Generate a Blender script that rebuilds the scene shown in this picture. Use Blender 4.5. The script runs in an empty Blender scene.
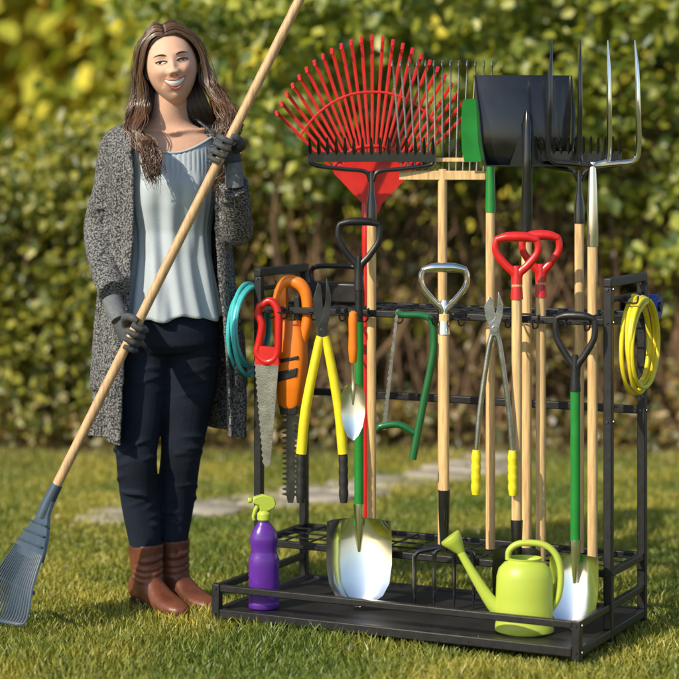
import bpy, math, random
import numpy as np
from mathutils import Vector, Matrix
from mathutils.bvhtree import BVHTree
random.seed(7); RNG=np.random.default_rng(11)
sc=bpy.context.scene
def V(*a): return Vector(a)
def lin(a,b,t): return a+(b-a)*t
# ---------------------------------------------------------------- materials
def mat(name,col,rough=.5,metal=0,var=.0,scale=20,bump=0,bscale=120,spec=.5,coat=0,stretch=None,speckle=None,trans=0):
    m=bpy.data.materials.new(name); m.use_nodes=True
    nt=m.node_tree; N=nt.nodes; L=nt.links; b=N['Principled BSDF']
    b.inputs['Base Color'].default_value=(*col,1); b.inputs['Roughness'].default_value=rough
    b.inputs['Metallic'].default_value=metal; b.inputs['Specular IOR Level'].default_value=spec
    b.inputs['Coat Weight'].default_value=coat; b.inputs['Coat Roughness'].default_value=.1
    tc=N.new('ShaderNodeTexCoord'); mp=N.new('ShaderNodeMapping'); L.new(tc.outputs['Object'],mp.inputs[0])
    if stretch: mp.inputs['Scale'].default_value=stretch
    if var or speckle:
        n=N.new('ShaderNodeTexNoise'); n.inputs['Scale'].default_value=scale; n.inputs['Detail'].default_value=5
        L.new(mp.outputs[0],n.inputs[0]); r=N.new('ShaderNodeValToRGB'); L.new(n.outputs['Fac'],r.inputs[0])
        r.color_ramp.elements[0].position=.3; r.color_ramp.elements[1].position=.7
        if speckle:
            r.color_ramp.elements[0].position=.42; r.color_ramp.elements[1].position=.62
            r.color_ramp.elements[0].color=(*col,1); r.color_ramp.elements[1].color=(*speckle,1)
        else:
            r.color_ramp.elements[0].color=(*[max(0,c*(1-var)) for c in col],1)
            r.color_ramp.elements[1].color=(*[min(1,c*(1+var)) for c in col],1)
        L.new(r.outputs[0],b.inputs['Base Color'])
        rr=N.new('ShaderNodeMapRange'); L.new(n.outputs['Fac'],rr.inputs[0])
        rr.inputs[3].default_value=max(0,rough-.08); rr.inputs[4].default_value=min(1,rough+.1); L.new(rr.outputs[0],b.inputs['Roughness'])
    if bump:
        n2=N.new('ShaderNodeTexNoise'); n2.inputs['Scale'].default_value=bscale; n2.inputs['Detail'].default_value=4
        L.new(mp.outputs[0],n2.inputs[0]); bp=N.new('ShaderNodeBump'); bp.inputs['Strength'].default_value=bump; bp.inputs['Distance'].default_value=.004
        L.new(n2.outputs['Fac'],bp.inputs['Height']); L.new(bp.outputs[0],b.inputs['Normal'])
    return m
def leafmat(name,cols,trans=.4,gloss=.05,dapple=False,rough=.45):
    m=bpy.data.materials.new(name); m.use_nodes=True; nt=m.node_tree; N=nt.nodes; L=nt.links
    N.remove(N['Principled BSDF']); out=N['Material Output']
    g=N.new('ShaderNodeNewGeometry'); r=N.new('ShaderNodeValToRGB')
    L.new(g.outputs['Random Per Island'],r.inputs[0]); cr=r.color_ramp
    for i,c in enumerate(cols):
        p=i/(len(cols)-1)
        e=cr.elements[0] if i==0 else (cr.elements[1] if i==len(cols)-1 else cr.elements.new(p))
        e.position=p; e.color=(*c,1)
    cr.elements[-1].position=1
    col=r.outputs[0]
    if dapple:  # noise tint paints sunlit and shaded lawn areas into the blade colour
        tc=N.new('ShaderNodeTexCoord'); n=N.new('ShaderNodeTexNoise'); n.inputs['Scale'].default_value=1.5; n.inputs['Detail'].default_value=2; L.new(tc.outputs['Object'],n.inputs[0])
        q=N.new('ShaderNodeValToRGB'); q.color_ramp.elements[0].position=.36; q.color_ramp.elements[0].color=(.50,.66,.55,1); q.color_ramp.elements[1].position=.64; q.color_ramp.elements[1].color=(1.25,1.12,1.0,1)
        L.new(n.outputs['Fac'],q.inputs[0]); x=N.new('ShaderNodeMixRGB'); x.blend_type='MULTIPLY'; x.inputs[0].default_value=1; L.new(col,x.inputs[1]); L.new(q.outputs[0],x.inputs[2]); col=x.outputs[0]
    d=N.new('ShaderNodeBsdfDiffuse'); L.new(col,d.inputs[0]); sh=d.outputs[0]
    if trans:
        t=N.new('ShaderNodeBsdfTranslucent'); mx=N.new('ShaderNodeMixRGB'); mx.blend_type='MULTIPLY'; mx.inputs[0].default_value=1
        mx.inputs[2].default_value=(1.5,1.4,.5,1); L.new(col,mx.inputs[1]); L.new(mx.outputs[0],t.inputs[0])
        ms=N.new('ShaderNodeMixShader'); ms.inputs[0].default_value=trans; L.new(sh,ms.inputs[1]); L.new(t.outputs[0],ms.inputs[2]); sh=ms.outputs[0]
    if gloss:
        gl=N.new('ShaderNodeBsdfGlossy'); gl.inputs['Roughness'].default_value=rough; gl.inputs[0].default_value=(1,1,1,1)
        ms=N.new('ShaderNodeMixShader'); ms.inputs[0].default_value=gloss; L.new(sh,ms.inputs[1]); L.new(gl.outputs[0],ms.inputs[2]); sh=ms.outputs[0]
    L.new(sh,out.inputs[0]); return m
M={}
M['frame']=mat('black_powder_coat',(.012,.012,.014),.38,0,.3,60,.25,500)
M['shelf']=mat('black_sheet',(.014,.014,.016),.5,0,.3,12,.15,300)
M['black']=mat('black_plastic',(.012,.012,.013),.35,0,.3,40,.1,300)
M['blackmetal']=mat('black_enamel_steel',(.010,.011,.013),.2,.0,.3,20,coat=.6)
M['rubber']=mat('black_rubber',(.018,.018,.018),.6,0,.2,60,.3,400)
M['wood']=mat('pale_wood',(.68,.46,.22),.42,0,.28,14,.15,60,stretch=(9,9,.8))
M['wood2']=mat('ash_wood',(.56,.36,.19),.42,0,.30,14,.15,60,stretch=(9,9,.9))
M['chrome']=mat('polished_steel',(.88,.865,.84),.11,1,.06,15)
M['steel']=mat('brushed_steel',(.50,.50,.50),.28,1,.15,30,.1,200)
M['darksteel']=mat('dark_steel',(.12,.12,.13),.3,1,.2,30)
M['red']=mat('red_paint',(.58,.014,.012),.32,0,.12,20,coat=.3)
M['green']=mat('green_paint',(.012,.22,.035),.32,0,.12,20,coat=.3)
M['dgreen']=mat('dark_green_paint',(.01,.12,.035),.32,0,.12,20,coat=.3)
M['yellow']=mat('yellow_grip',(.78,.66,.02),.4,0,.1,30,.1,200)
M['yhose']=mat('yellow_hose',(.8,.66,.03),.35,0,.08,30)
M['aqua']=mat('aqua_hose',(.07,.52,.56),.35,0,.1,30)
M['orange']=mat('orange_plastic',(.78,.20,.01),.38,0,.1,20,.05,300)
M['blue']=mat('blue_plastic',(.015,.06,.45),.35)
M['purple']=mat('purple_plastic',(.11,.025,.32),.25,0,.12,8,coat=.3)
M['lime']=mat('lime_plastic',(.45,.56,.07),.36,0,.06,6,.03,200)
M['bluegrey']=mat('blue_grey_plastic',(.05,.08,.12),.42,0,.15,20,.05,200)
M['skin']=mat('skin',(.66,.40,.29),.58,0,.06,30,.08,400)
fm=mat('face_skin',(.68,.42,.305),.60,0,.05,30,.06,500,spec=.4); M['face']=fm
nt=fm.node_tree; N=nt.nodes; L=nt.links; pb=N['Principled BSDF']; src=pb.inputs['Base Color'].links[0].from_socket
tc=N.new('ShaderNodeTexCoord'); ab=N.new('ShaderNodeVectorMath'); ab.operation='ABSOLUTE'; sx=N.new('ShaderNodeSeparateXYZ'); L.new(tc.outputs['Object'],sx.inputs[0])
L.new(tc.outputs['Object'],ab.inputs[0]); s2=N.new('ShaderNodeSeparateXYZ'); L.new(ab.outputs[0],s2.inputs[0]); cb=N.new('ShaderNodeCombineXYZ'); L.new(s2.outputs[0],cb.inputs[0]); L.new(sx.outputs[1],cb.inputs[1]); L.new(sx.outputs[2],cb.inputs[2])
for cpos,rad,amt,cc in(((.043,-.075,-.022),.030,.45,(.62,.25,.19,1)),((.0,-.11,-.024),.016,.3,(.62,.28,.22,1)),((.030,-.078,.010),.020,.40,(.42,.22,.16,1))):
    dn=N.new('ShaderNodeVectorMath'); dn.operation='DISTANCE'; L.new(cb.outputs[0],dn.inputs[0]); dn.inputs[1].default_value=cpos
    mr=N.new('ShaderNodeMapRange'); mr.interpolation_type='SMOOTHSTEP'; mr.inputs[1].default_value=rad; mr.inputs[2].default_value=0; mr.inputs[3].default_value=0; mr.inputs[4].default_value=amt; L.new(dn.outputs['Value'],mr.inputs[0])
    mx=N.new('ShaderNodeMixRGB'); L.new(mr.outputs[0],mx.inputs[0]); L.new(src,mx.inputs[1]); mx.inputs[2].default_value=cc; src=mx.outputs[0]
L.new(src,pb.inputs['Base Color'])
for k in('skin','face'):
    b=M[k].node_tree.nodes['Principled BSDF']; b.inputs['Subsurface Weight'].default_value=.15; b.inputs['Subsurface Radius'].default_value=(.012,.004,.002); b.inputs['Subsurface Scale'].default_value=.6
M['lip']=mat('lips',(.48,.13,.12),.36)
M['teeth']=mat('teeth',(.85,.83,.78),.25)
M['eyew']=mat('eye_white',(.55,.52,.49),.15)
M['iris']=mat('iris',(.03,.015,.008),.08)
M['brow']=mat('brow_hair',(.03,.016,.01),.7)
M['hair']=leafmat('brown_hair',[(.028,.013,.007),(.070,.033,.017),(.17,.088,.042)],0,.07,rough=.32)
M['knit']=mat('grey_knit',(.035,.036,.039),.95,0,0,190,1,200,spec=.1,speckle=(.27,.272,.278))
M['blouse']=mat('pale_blouse',(.47,.54,.61),.85,0,.05,12,.18,260,spec=.15)
M['jeans']=mat('dark_denim',(.012,.018,.034),.85,0,.35,9,.5,500,spec=.2)
M['boot']=mat('brown_leather',(.15,.048,.024),.42,0,.35,14,.4,60)
M['sole']=mat('boot_sole',(.03,.018,.012),.6)
M['glove']=mat('dark_grey_glove',(.055,.061,.070),.7,0,.3,60,.4,300)
M['cuff']=mat('grey_glove_cuff',(.16,.175,.195),.85,0,.2,90,.5,300)
M['bark']=mat('bark',(.09,.06,.038),.9,0,.4,14,1,40)
M['twig']=mat('twig_bark',(.17,.105,.06),.85,0,.4,10)
M['stone']=mat('flagstone',(.40,.36,.30),.85,0,.22,9,.8,50)
# ---------------------------------------------------------------- mesh builder
def cr(pts,n=8):
    pts=[Vector(p) for p in pts]; P=[2*pts[0]-pts[1]]+pts+[2*pts[-1]-pts[-2]]; out=[]
    for i in range(1,len(P)-2):
        a,b_,c,d=P[i-1],P[i],P[i+1],P[i+2]
        for k in range(n):
            t=k/n; out.append(.5*((2*b_)+(c-a)*t+(2*a-5*b_+4*c-d)*t*t+(3*b_-a-3*c+d)*t**3))
    out.append(pts[-1]); return out
def rl(vals,n=8):
    return [v.x for v in cr([(v,0,0) for v in vals],n)]
class MB:
    def __init__(s): s.v=[];s.f=[];s.m=[]
    def add(s,v,f,mi=0):
        o=len(s.v); s.v+= [tuple(p) for p in v]; s.f+=[tuple(i+o for i in q) for q in f]; s.m+=[mi]*len(f)
    def loft(s,rings,mi=0,closed=True,caps=True):
        n=len(rings[0]); v=[p for r in rings for p in r]; f=[]
        for i in range(len(rings)-1):
            for j in range(n if closed else n-1):
                k=(j+1)%n; f.append((i*n+j,i*n+k,(i+1)*n+k,(i+1)*n+j))
        if caps and closed: f.append(tuple(range(n-1,-1,-1))); f.append(tuple((len(rings)-1)*n+j for j in range(n)))
        s.add(v,f,mi)
    def tube(s,pts,r,n=10,mi=0,flat=1.0,up=None,closed=False,caps=True):
        pts=[Vector(p) for p in pts]; m=len(pts); 
        if not isinstance(r,(list,tuple)): r=[r]*m
        if len(r)!=m: r=list(np.interp(np.linspace(0,1,m),np.linspace(0,1,len(r)),r))
        T=[]
        for i in range(m):
            if closed: t=pts[(i+1)%m]-pts[i-1]
            else: t=pts[min(i+1,m-1)]-pts[max(i-1,0)]
            T.append(t.normalized())
        u=Vector(up) if up else (V(0,0,1) if abs(T[0].z)<.9 else V(0,1,0))
        u=(u-T[0]*u.dot(T[0])).normalized(); rings=[]
        for i in range(m):
            u=(u-T[i]*u.dot(T[i])).normalized(); w=T[i].cross(u)
            rings.append([pts[i]+u*(math.cos(a)*r[i]*flat)+w*(math.sin(a)*r[i]) for a in [2*math.pi*k/n for k in range(n)]])
        if closed: rings.append(rings[0])
        s.loft(rings,mi,True,caps and not closed)
    def beam(s,p0,p1,w,h,up=(0,0,1),mi=0):
        p0=Vector(p0);p1=Vector(p1); d=(p1-p0).normalized(); up=Vector(up); up=(up-d*up.dot(d)).normalized(); sd=d.cross(up)
        R=[[p+sd*(a*w/2)+up*(b_*h/2) for a,b_ in((-1,-1),(1,-1),(1,1),(-1,1))] for p in(p0,p1)]
        s.loft(R,mi)
    def lathe(s,prof,c=(0,0,0),n=32,mi=0,sx=1,sy=1,caps=True):
        s.loft([[V(c[0]+r*sx*math.cos(2*math.pi*k/n),c[1]+r*sy*math.sin(2*math.pi*k/n),c[2]+z) for k in range(n)] for r,z in prof],mi,True,caps)
    def plate(s,poly,y0,y1,mi=0):   # polygon in xz extruded in y
        n=len(poly); v=[(x,y0,z) for x,z in poly]+[(x,y1,z) for x,z in poly]
        f=[tuple(range(n)),tuple(range(2*n-1,n-1,-1))]+[(i,i+n,(i+1)%n+n,(i+1)%n) for i in range(n)]; s.add(v,f,mi)
    def blade(s,prof,mi=0,nx=13,th=.0025,curve=.18): # prof: (z,halfwidth,y)
        fr=[];bk=[]
        for z,hw,y in prof:
            row=[V(hw*(2*k/(nx-1)-1),y-curve*hw*(2*k/(nx-1)-1)**2*1.0,z) for k in range(nx)]
            fr.append(row); bk.append([p+V(0,th,0) for p in row][::-1])
        s.loft([a+b_ for a,b_ in zip(fr,bk)],mi)
    def sphere(s,c,r,mi=0,n=16,sx=1,sy=1,sz=1):
        prof=[(max(1e-4,math.sin(math.pi*i/n))*r,-math.cos(math.pi*i/n)*r*sz) for i in range(n+1)]
        s.lathe(prof,c,n*2,mi,sx,sy)
    def make(s,name,mats,parent=None,smooth=True,ang=40,bevel=0,rem=0,sm=0,smf=.5):
        me=bpy.data.meshes.new(name); me.from_pydata(s.v,[],s.f); 
        for m in mats: me.materials.append(M[m] if isinstance(m,str) else m)
        if len(mats)>1: me.polygons.foreach_set('material_index',s.m)
        import bmesh
        bm=bmesh.new(); bm.from_mesh(me); bmesh.ops.recalc_face_normals(bm,faces=bm.faces); bm.to_mesh(me); bm.free()
        if smooth:
            me.polygons.foreach_set('use_smooth',[True]*len(me.polygons))
            if not rem: me.set_sharp_from_angle(angle=math.radians(ang))
        o=bpy.data.objects.new(name,me); sc.collection.objects.link(o)
        if parent: o.parent=parent
        if bevel:
            b=o.modifiers.new('b','BEVEL'); b.width=bevel; b.segments=2; b.limit_method='ANGLE'; b.angle_limit=math.radians(50)
        if rem:
            r=o.modifiers.new('r','REMESH'); r.mode='VOXEL'; r.voxel_size=rem; r.use_smooth_shade=True
        if sm:
            q=o.modifiers.new('s','SMOOTH'); q.iterations=sm; q.factor=smf
        return o
def empty(name,loc=(0,0,0),rz=0,rx=0,ry=0):
    e=bpy.data.objects.new(name,None); e.empty_display_size=.1; e.location=loc; e.rotation_euler=(rx,ry,rz); sc.collection.objects.link(e); return e
# ---------------------------------------------------------------- rack frame
LF=V(-.347,6.105,0); WD=V(.8973,-.4415,0); DD=V(.4415,.8973,0)
def R(s,t,z): return LF+WD*s+DD*t+V(0,0,z)
W=1.08;D=.54;T0=.25;H=1.01; RZ=-math.radians(26.2)
def rack():
    e=empty('garden_tool_rack')
    m=MB(); q=.024
    def B(a,b_,w=q,h=q,mi=0): 
        m.beam(R(*a),R(*b_),w,h,(0,0,1) if abs(a[2]-b_[2])<.01 else WD,mi)
    for s in (0,W):
        B((s,T0,.022),(s,T0,H-.024)); B((s,D,.022),(s,D,H-.024)); B((s,0,.022),(s,0,.128))
        B((s,T0-q/2,H-.012),(s,D+q/2,H-.012))
        B((s,q/2,.045),(s,T0-q/2,.045)); B((s,T0+q/2,.045),(s,D-q/2,.045))
        B((s,q/2,.116),(s,T0-q/2,.116),.018,.02)
        B((s,T0+q/2,.205),(s,D-q/2,.205),.018,.02); B((s,T0+q/2,.89),(s,D-q/2,.89),.018,.02)
        B((s,T0+q/2,.116),(s,D-q/2,.116),.018,.02)
    B((q/2,0,.045),(W-q/2,0,.045),q,.026); B((q/2,0,.116),(W-q/2,0,.116),.018,.02)
    B((q/2,D,.045),(W-q/2,D,.045),q,.026)
    for z in(.205,.89):
        B((q/2,T0,z),(W-q/2,T0,z),.016,.02); B((q/2,D,z),(W-q/2,D,z),.016,.02)
    B((q/2,D,.62),(W-q/2,D,.62),.018,.022)
    m.make('frame_tubes',['frame'],e,bevel=.003)
    m=MB()
    m.beam(R(W/2,q/2,.05),R(W/2,D-q/2,.05),W-q,.004); m.make('bottom_shelf',['shelf'],e)
    m=MB()
    for z in(.212,.898):
        ns=14
        for i in range(1,ns):
            s=W*i/ns; m.tube([R(s,T0-.006,z),R(s,D+.004,z)],.0028,6)
        for t in(T0+.073,T0+.145,T0+.218): m.tube([R(0.01,t,z),R(W-.01,t,z)],.0028,6)
    m.make('wire_grids',['frame'],e)
    m=MB()
    for s in(.06,.10,.20,.29,.36,.47,.58,.66,.76,.80,.88,.96,1.03):
        p=[R(s,T0-.004,.903),R(s,T0-.012,.90),R(s,T0-.013,.875),R(s,T0-.03,.868),R(s,T0-.05,.872),R(s,T0-.056,.888)]
        m.tube(cr(p,5),.0025,6)
        m.tube(cr([R(s-.012,T0-.01,.888),R(s-.014,T0-.05,.888),R(s,T0-.064,.888),R(s+.014,T0-.05,.888),R(s+.012,T0-.01,.888)],4),.0022,6)
    for t in(.3,.4,.48):
        for s,d in((W,1),(0,-1)):
            m.tube(cr([R(s+d*.010,t,.95),R(s+d*.02,t,.945),R(s+d*.06,t,.94),R(s+d*.068,t,.96)],5),.003,6)
    m.beam(R(W,T0+.012,.95),R(W,D-.012,.95),.012,.014); m.beam(R(0,T0+.012,.95),R(0,D-.012,.95),.012,.014)
    m.make('hooks',['frame'],e)
    m=MB()
    for s,t in((0,0),(W,0),(0,T0),(W,T0),(0,D),(W,D)):
        p=R(s,t,0); m.lathe([(.013,0),(.013,.008),(.005,.009),(.005,.03)],p,14)
    m.make('levelling_feet',['steel'],e)
    m=MB()
    for s in (0,W):
        for t,z in((0,.116),(0,.045),(T0,.205),(T0,.89),(T0,.62),(D,.62),(T0,H-.03),(D,H-.03)):
            if t==0 and z>.12: continue
            o=(WD*.0125 if s else -WD*.0125)
            p=R(s,t,z)+o; m.tube([p,p+(WD if s else -WD)*.003],.004,8)
            p=R(s,t,z)-DD*.0125; m.tube([p,p-DD*.003],.004,8)
    m.make('bolts',['darksteel'],e)
rack()
# ---------------------------------------------------------------- tool parts
def pole(m,z0,z1,r=.0135,mi=0,x=0,y=0,wob=0):
    n=9; m.tube([V(x,y,z0+.003)]+[V(x+wob*math.sin(i*1.3),y,lin(z0,z1,i/n)) for i in range(n+1)]+[V(x,y,z1+.003)],[r*.8]+[r]*(n+1)+[r*.8],14,mi)
def dhandle(m,zt,zb,w,mi=0,r=.009,grip=None):
    h=w/2; g=mi if grip is None else grip
    m.tube(cr([(-h*.98,0,zt-.006),(-h*.5,0,zt+.001),(0,0,zt+.002),(h*.5,0,zt+.001),(h*.98,0,zt-.006)],5),[r*.9,r*1.25,r*1.35,r*1.25,r*.9],12,g)
    for s in(-1,1):
        m.tube(cr([(s*h*.9,0,zt-.002),(s*h*1.02,0,zt-.02),(s*h*.96,0,lin(zt,zb,.45)),(s*h*.5,0,lin(zt,zb,.78)),(s*.006,0,zb),(s*.003,0,zb-.03)],6),[r*.95,r*.95,r,r*1.1,r*1.2,r*1.2],10,mi,flat=.8)
    m.tube([(0,0,lin(zt,zb,.78)),(0,0,zb-.07)],[r*.9,r*1.8,r*1.75,r*1.7],12,mi)
ROT=-.10
def leaf_rake():
    p=R(.266,.42,0); e=empty('red_leaf_rake',(p.x,p.y,0),ROT*.5)
    m=MB(); pole(m,.215,1.20,.011); m.make('pole',['red'],e)
    m=MB(); cx,cz=0.02,1.17; n=25
    for i in range(n):
        a=math.radians(lin(-52,52,i/(n-1))); 
        L0=.11; L1=.515-.075*abs(i/(n-1)-.5)*2
        p0=V(cx+math.sin(a)*L0*.62,0,cz+math.cos(a)*L0); p1=V(cx+math.sin(a)*L1*.80,-.012,cz+math.cos(a)*L1*1.0+.03*abs(math.sin(a)))
        d=(p1-p0).normalized()
        tp=p1+V(0,-.03,-.006)
        pts=cr([p0,lin(p0,p1,.35)+V(0,.004,0),lin(p0,p1,.7)+V(0,.006,0),p1,p1+d*.008+V(0,-.014,0),tp],4)
        m.tube(pts,[.0036,.005,.0058,.0058,.005],6,flat=.35,up=(0,1,0))
    for L0,h in((.20,.010),(.36,.008)):
        pts=[V(cx+math.sin(a)*L0*.75,-.003,cz+math.cos(a)*L0+ .012*abs(math.sin(a))) for a in [math.radians(lin(-52,52,k/24)) for k in range(25)]]
        m.tube(pts,h/2,6,flat=.5,up=(0,1,0))
    m.plate([(cx-.015,1.165),(cx-.03,1.20),(cx-.115,1.29),(cx-.10,1.315),(cx-.05,1.325),(cx+.05,1.325),(cx+.10,1.315),(cx+.115,1.29),(cx+.03,1.20),(cx+.015,1.165)],-.004,.004)
    m.tube([(cx*.5,0,1.12),(cx,0,1.2)],[.015,.014,.012],12)
    m.make('fan_head',['red'],e,bevel=.001)
leaf_rake()
def bow_rake(name,s,t,zt,wid,ntine,pb,neckm='blackmetal'):
    p=R(s,t,0); e=empty(name,(p.x,p.y,0),ROT*.4)
    m=MB(); pole(m,.215,pb,.0135,0); m.make('wooden_pole',['wood'],e)
    m=MB(); z=zt-.055; h=wid/2
    m.beam((-h,0,z),(h,0,z),.016,.028,(0,0,1))
    for i in range(ntine):
        x=lin(-h+.006,h-.006,i/(ntine-1)); m.tube([(x,0,z),(x,-.01,z+.03),(x,-.035,zt)],[.0065,.006,.003],6)
    for sg in(-1,1):
        m.tube(cr([(sg*(h-.01),0,z),(sg*h*.93,0,z-.022),(sg*h*.5,0,z-.034),(sg*.02,0,z-.042),(sg*.004,0,z-.07)],5),.0062,8)
    m.tube([(0,0,z-.04),(0,0,z-.10),(0,0,pb),(0,0,pb-.05)],[.008,.0085,.015,.0155],12)
    m.make('steel_head',[neckm],e)
bow_rake('bow_rake',.3425,.30,1.393,.367,15,1.20)
bow_rake('bow_rake',.920,.46,1.396,.24,12,1.20)
def wood_rake():
    p=R(.5226,.40,0); e=empty('wooden_rake',(p.x,p.y,0),ROT)
    m=MB(); pole(m,.215,1.30,.0135); m.beam((-.125,0,1.285),(.125,0,1.285),.024,.026)
    m.beam((-.145,0.0,1.33),(.145,0.0,1.33),.006,.012)
    m.make('wooden_frame',['wood'],e,bevel=.003)
    m=MB()
    for i in range(13):
        x=lin(-.118,.118,i/12); x2=x*1.22
        m.tube(cr([(x,0,1.29),(lin(x,x2,.5),.004,1.45),(x2,0,1.60),(x2,-.025,1.612),(x2,-.035,1.60)],4),[.0030,.0026,.0022],6)
    m.make('tines',['steel'],e)
wood_rake()
def hoe():
    p=R(.6725,.40,0); e=empty('green_hoe',(p.x,p.y,0),-.2)
    m=MB(); pole(m,.215,1.22,.0135); m.make('wooden_pole',['wood'],e)
    m=MB(); m.tube([(0,0,1.18),(0,0,1.33),(-.006,0,1.40)],[.0155,.0145,.009,.009],12)
    m.blade([(1.325,.045,0),(1.36,.052,-.003),(1.43,.054,-.006),(1.49,.05,-.01),(1.505,.044,-.012)],curve=.1,th=.004)
    o=m.make('hoe_head',['green'],e); 
    for v in o.data.vertices:
        if v.co.z>1.32 and abs(v.co.x)>.017 or v.co.z>1.41: v.co.x-=.03
hoe()
def square_shovel():
    p=R(.791,.38,0); e=empty('black_scoop_shovel',(p.x,p.y,0),.12)
    m=MB(); pole(m,.215,1.17,.0145); m.make('wooden_pole',['wood'],e)
    m=MB(); m.tube([(0,0,1.10),(0,0,1.17),(0,-.008,1.30),(0,-.014,1.43),(0,-.006,1.47)],[.017,.0165,.0145,.013,.003],14)
    m.blade([(1.315,.118,.020),(1.335,.126,.004),(1.38,.130,.0),(1.46,.134,.004),(1.54,.138,.018),(1.572,.138,.028)],curve=-.16,th=.003,nx=15)
    for sg in(-1,1):
        m.loft([[V(sg*hw,y,z),V(sg*hw,y-d,z+.0),V(sg*(hw+.003),y-d,z),V(sg*(hw+.003),y,z)] for z,hw,y,d in((1.315,.118,.04,.055),(1.38,.132,.026,.045),(1.46,.136,.026,.035),(1.572,.139,.05,.006))])
    m.plate([(-.05,1.315),(.05,1.315),(.02,1.40),(-.02,1.40)],-.004,.0)
    m.beam((-.12,.008,1.314),(.12,.008,1.314),.05,.004)
    o=m.make('scoop_blade',['blackmetal'],e,ang=35)
square_shovel()
def manure_fork():
    p=R(.988,.38,0); e=empty('steel_pitchfork',(p.x,p.y,0),-.06)
    m=MB(); pole(m,.215,1.15,.0145); m.make('wooden_pole',['wood'],e)
    m=MB(); m.tube([(0,0,1.09),(0,0,1.14),(0,0,1.25),(0,0,1.325)],[.0165,.0165,.013,.009],14)
    m.make('socket',['chrome'],e)
    xs=[-.12,-.036,.045,.125]
    for k,x in enumerate(xs):
        m=MB(); a=x
        pts=cr([(0,0,1.315),(a*.55,.0,1.322),(a*.93,0,1.33),(a*1.02,-.004,1.37),(a,-.02,1.47),(a*.98,-.018,1.58),(a*.94,.0,1.665)],6)
        m.tube(pts,[.010,.010,.010,.0105,.010,.009,.007,.002],10,flat=.8)
        m.make('tine_%d'%(k+1),['blackmetal' if k<2 else 'chrome'],e)  # left pair black: dark look of lighting on chrome put into the material
manure_fork()
def spade(name,s,t,zt,zhb,hw,zs1,zs2,zb,bw,hm,sm,bm_,lean=0,gm=None,rz=0):
    p=R(s,t,0); e=empty(name,(p.x,p.y,0),rz)
    m=MB(); dhandle(m,zt,zhb,hw); m.make('d_handle',[hm],e)
    m=MB(); m.tube([(0,0,zs1),(0,0,zhb-.03)],.0115,12); m.make('upper_shaft',[gm or hm],e)
    m=MB(); m.tube([(0,0,zs2-.02),(0,0,zs1+.01)],.0135,14); m.make('shaft',[sm],e)
    m=MB(); L=zs2-zb
    m.tube([(0,-.012,zs2-L*.38),(0,-.006,zs2),(0,0,zs2+.04)],[.004,.0125,.0155],12)
    m.blade([(zs2+.0,bw*.42,.010),(zs2-.004,bw*.49,.010),(zs2-L*.25,bw*.5,.006),(zs2-L*.5,bw*.5,-.003),(zs2-L*.72,bw*.46,-.013),(zs2-L*.86,bw*.36,-.022),(zs2-L*.95,bw*.2,-.029),(zb,bw*.03,-.033)],curve=.42,nx=21,th=.0025)
    m.make('blade',[bm_],e,ang=60)
spade('digging_spade',.355,.19,1.153,1.03,.115,.86,.31,.066,.185,'black','green','chrome')
spade('digging_shovel',1.006,.19,.908,.775,.105,.694,.26,.066,.135,'black','green','chrome',rz=-.3)
def digfork():
    p=R(.6186,.19,0); e=empty('digging_fork',(p.x,p.y,0),0)
    m=MB(); dhandle(m,1.029,.915,.125,r=.0105); m.make('d_handle',['chrome'],e)
    m=MB(); pole(m,.37,.90,.0145); m.make('wooden_shaft',['wood'],e)
    m=MB(); m.tube([(0,0,.41),(0,0,.36),(0,0,.24)],[.017,.0165,.011],12)
    for x in(-.082,-.028,.028,.082):
        m.tube(cr([(0,0,.25),(x*.6,0,.243),(x*.95,0,.232),(x,.0,.20),(x,-.008,.13),(x*.98,0,.075)],6),[.007,.007,.007,.0065,.006,.005,.001],8)
    m.make('fork_head',['blackmetal'],e)
digfork()
for k,(s,t,zt) in enumerate(((.83,.205,1.118),(.868,.29,1.12))):
    p=R(s,t,0); e=empty('red_handled_shovel',(p.x,p.y,0),-.08)
    m=MB(); dhandle(m,zt,zt-.1,.115 if k==0 else .1,r=.0105); m.make('d_handle',['red'],e)
    m=MB(); pole(m,.30 if k==0 else .215,zt-.13,.0145); 
    m.make('wooden_shaft',['wood'],e)
    if k==0:
        m=MB(); m.tube([(0,-.004,.20),(0,-.006,.26),(0,0,.34)],[.004,.0135,.017],12)
        m.blade([(.262,.055,.006),(.256,.065,.005),(.2,.068,.003),(.13,.066,.0),(.09,.05,-.003),(.07,.03,-.004),(.06,.004,-.006)],curve=.25,nx=15); m.make('blade',['darksteel'],e,ang=60)
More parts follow.
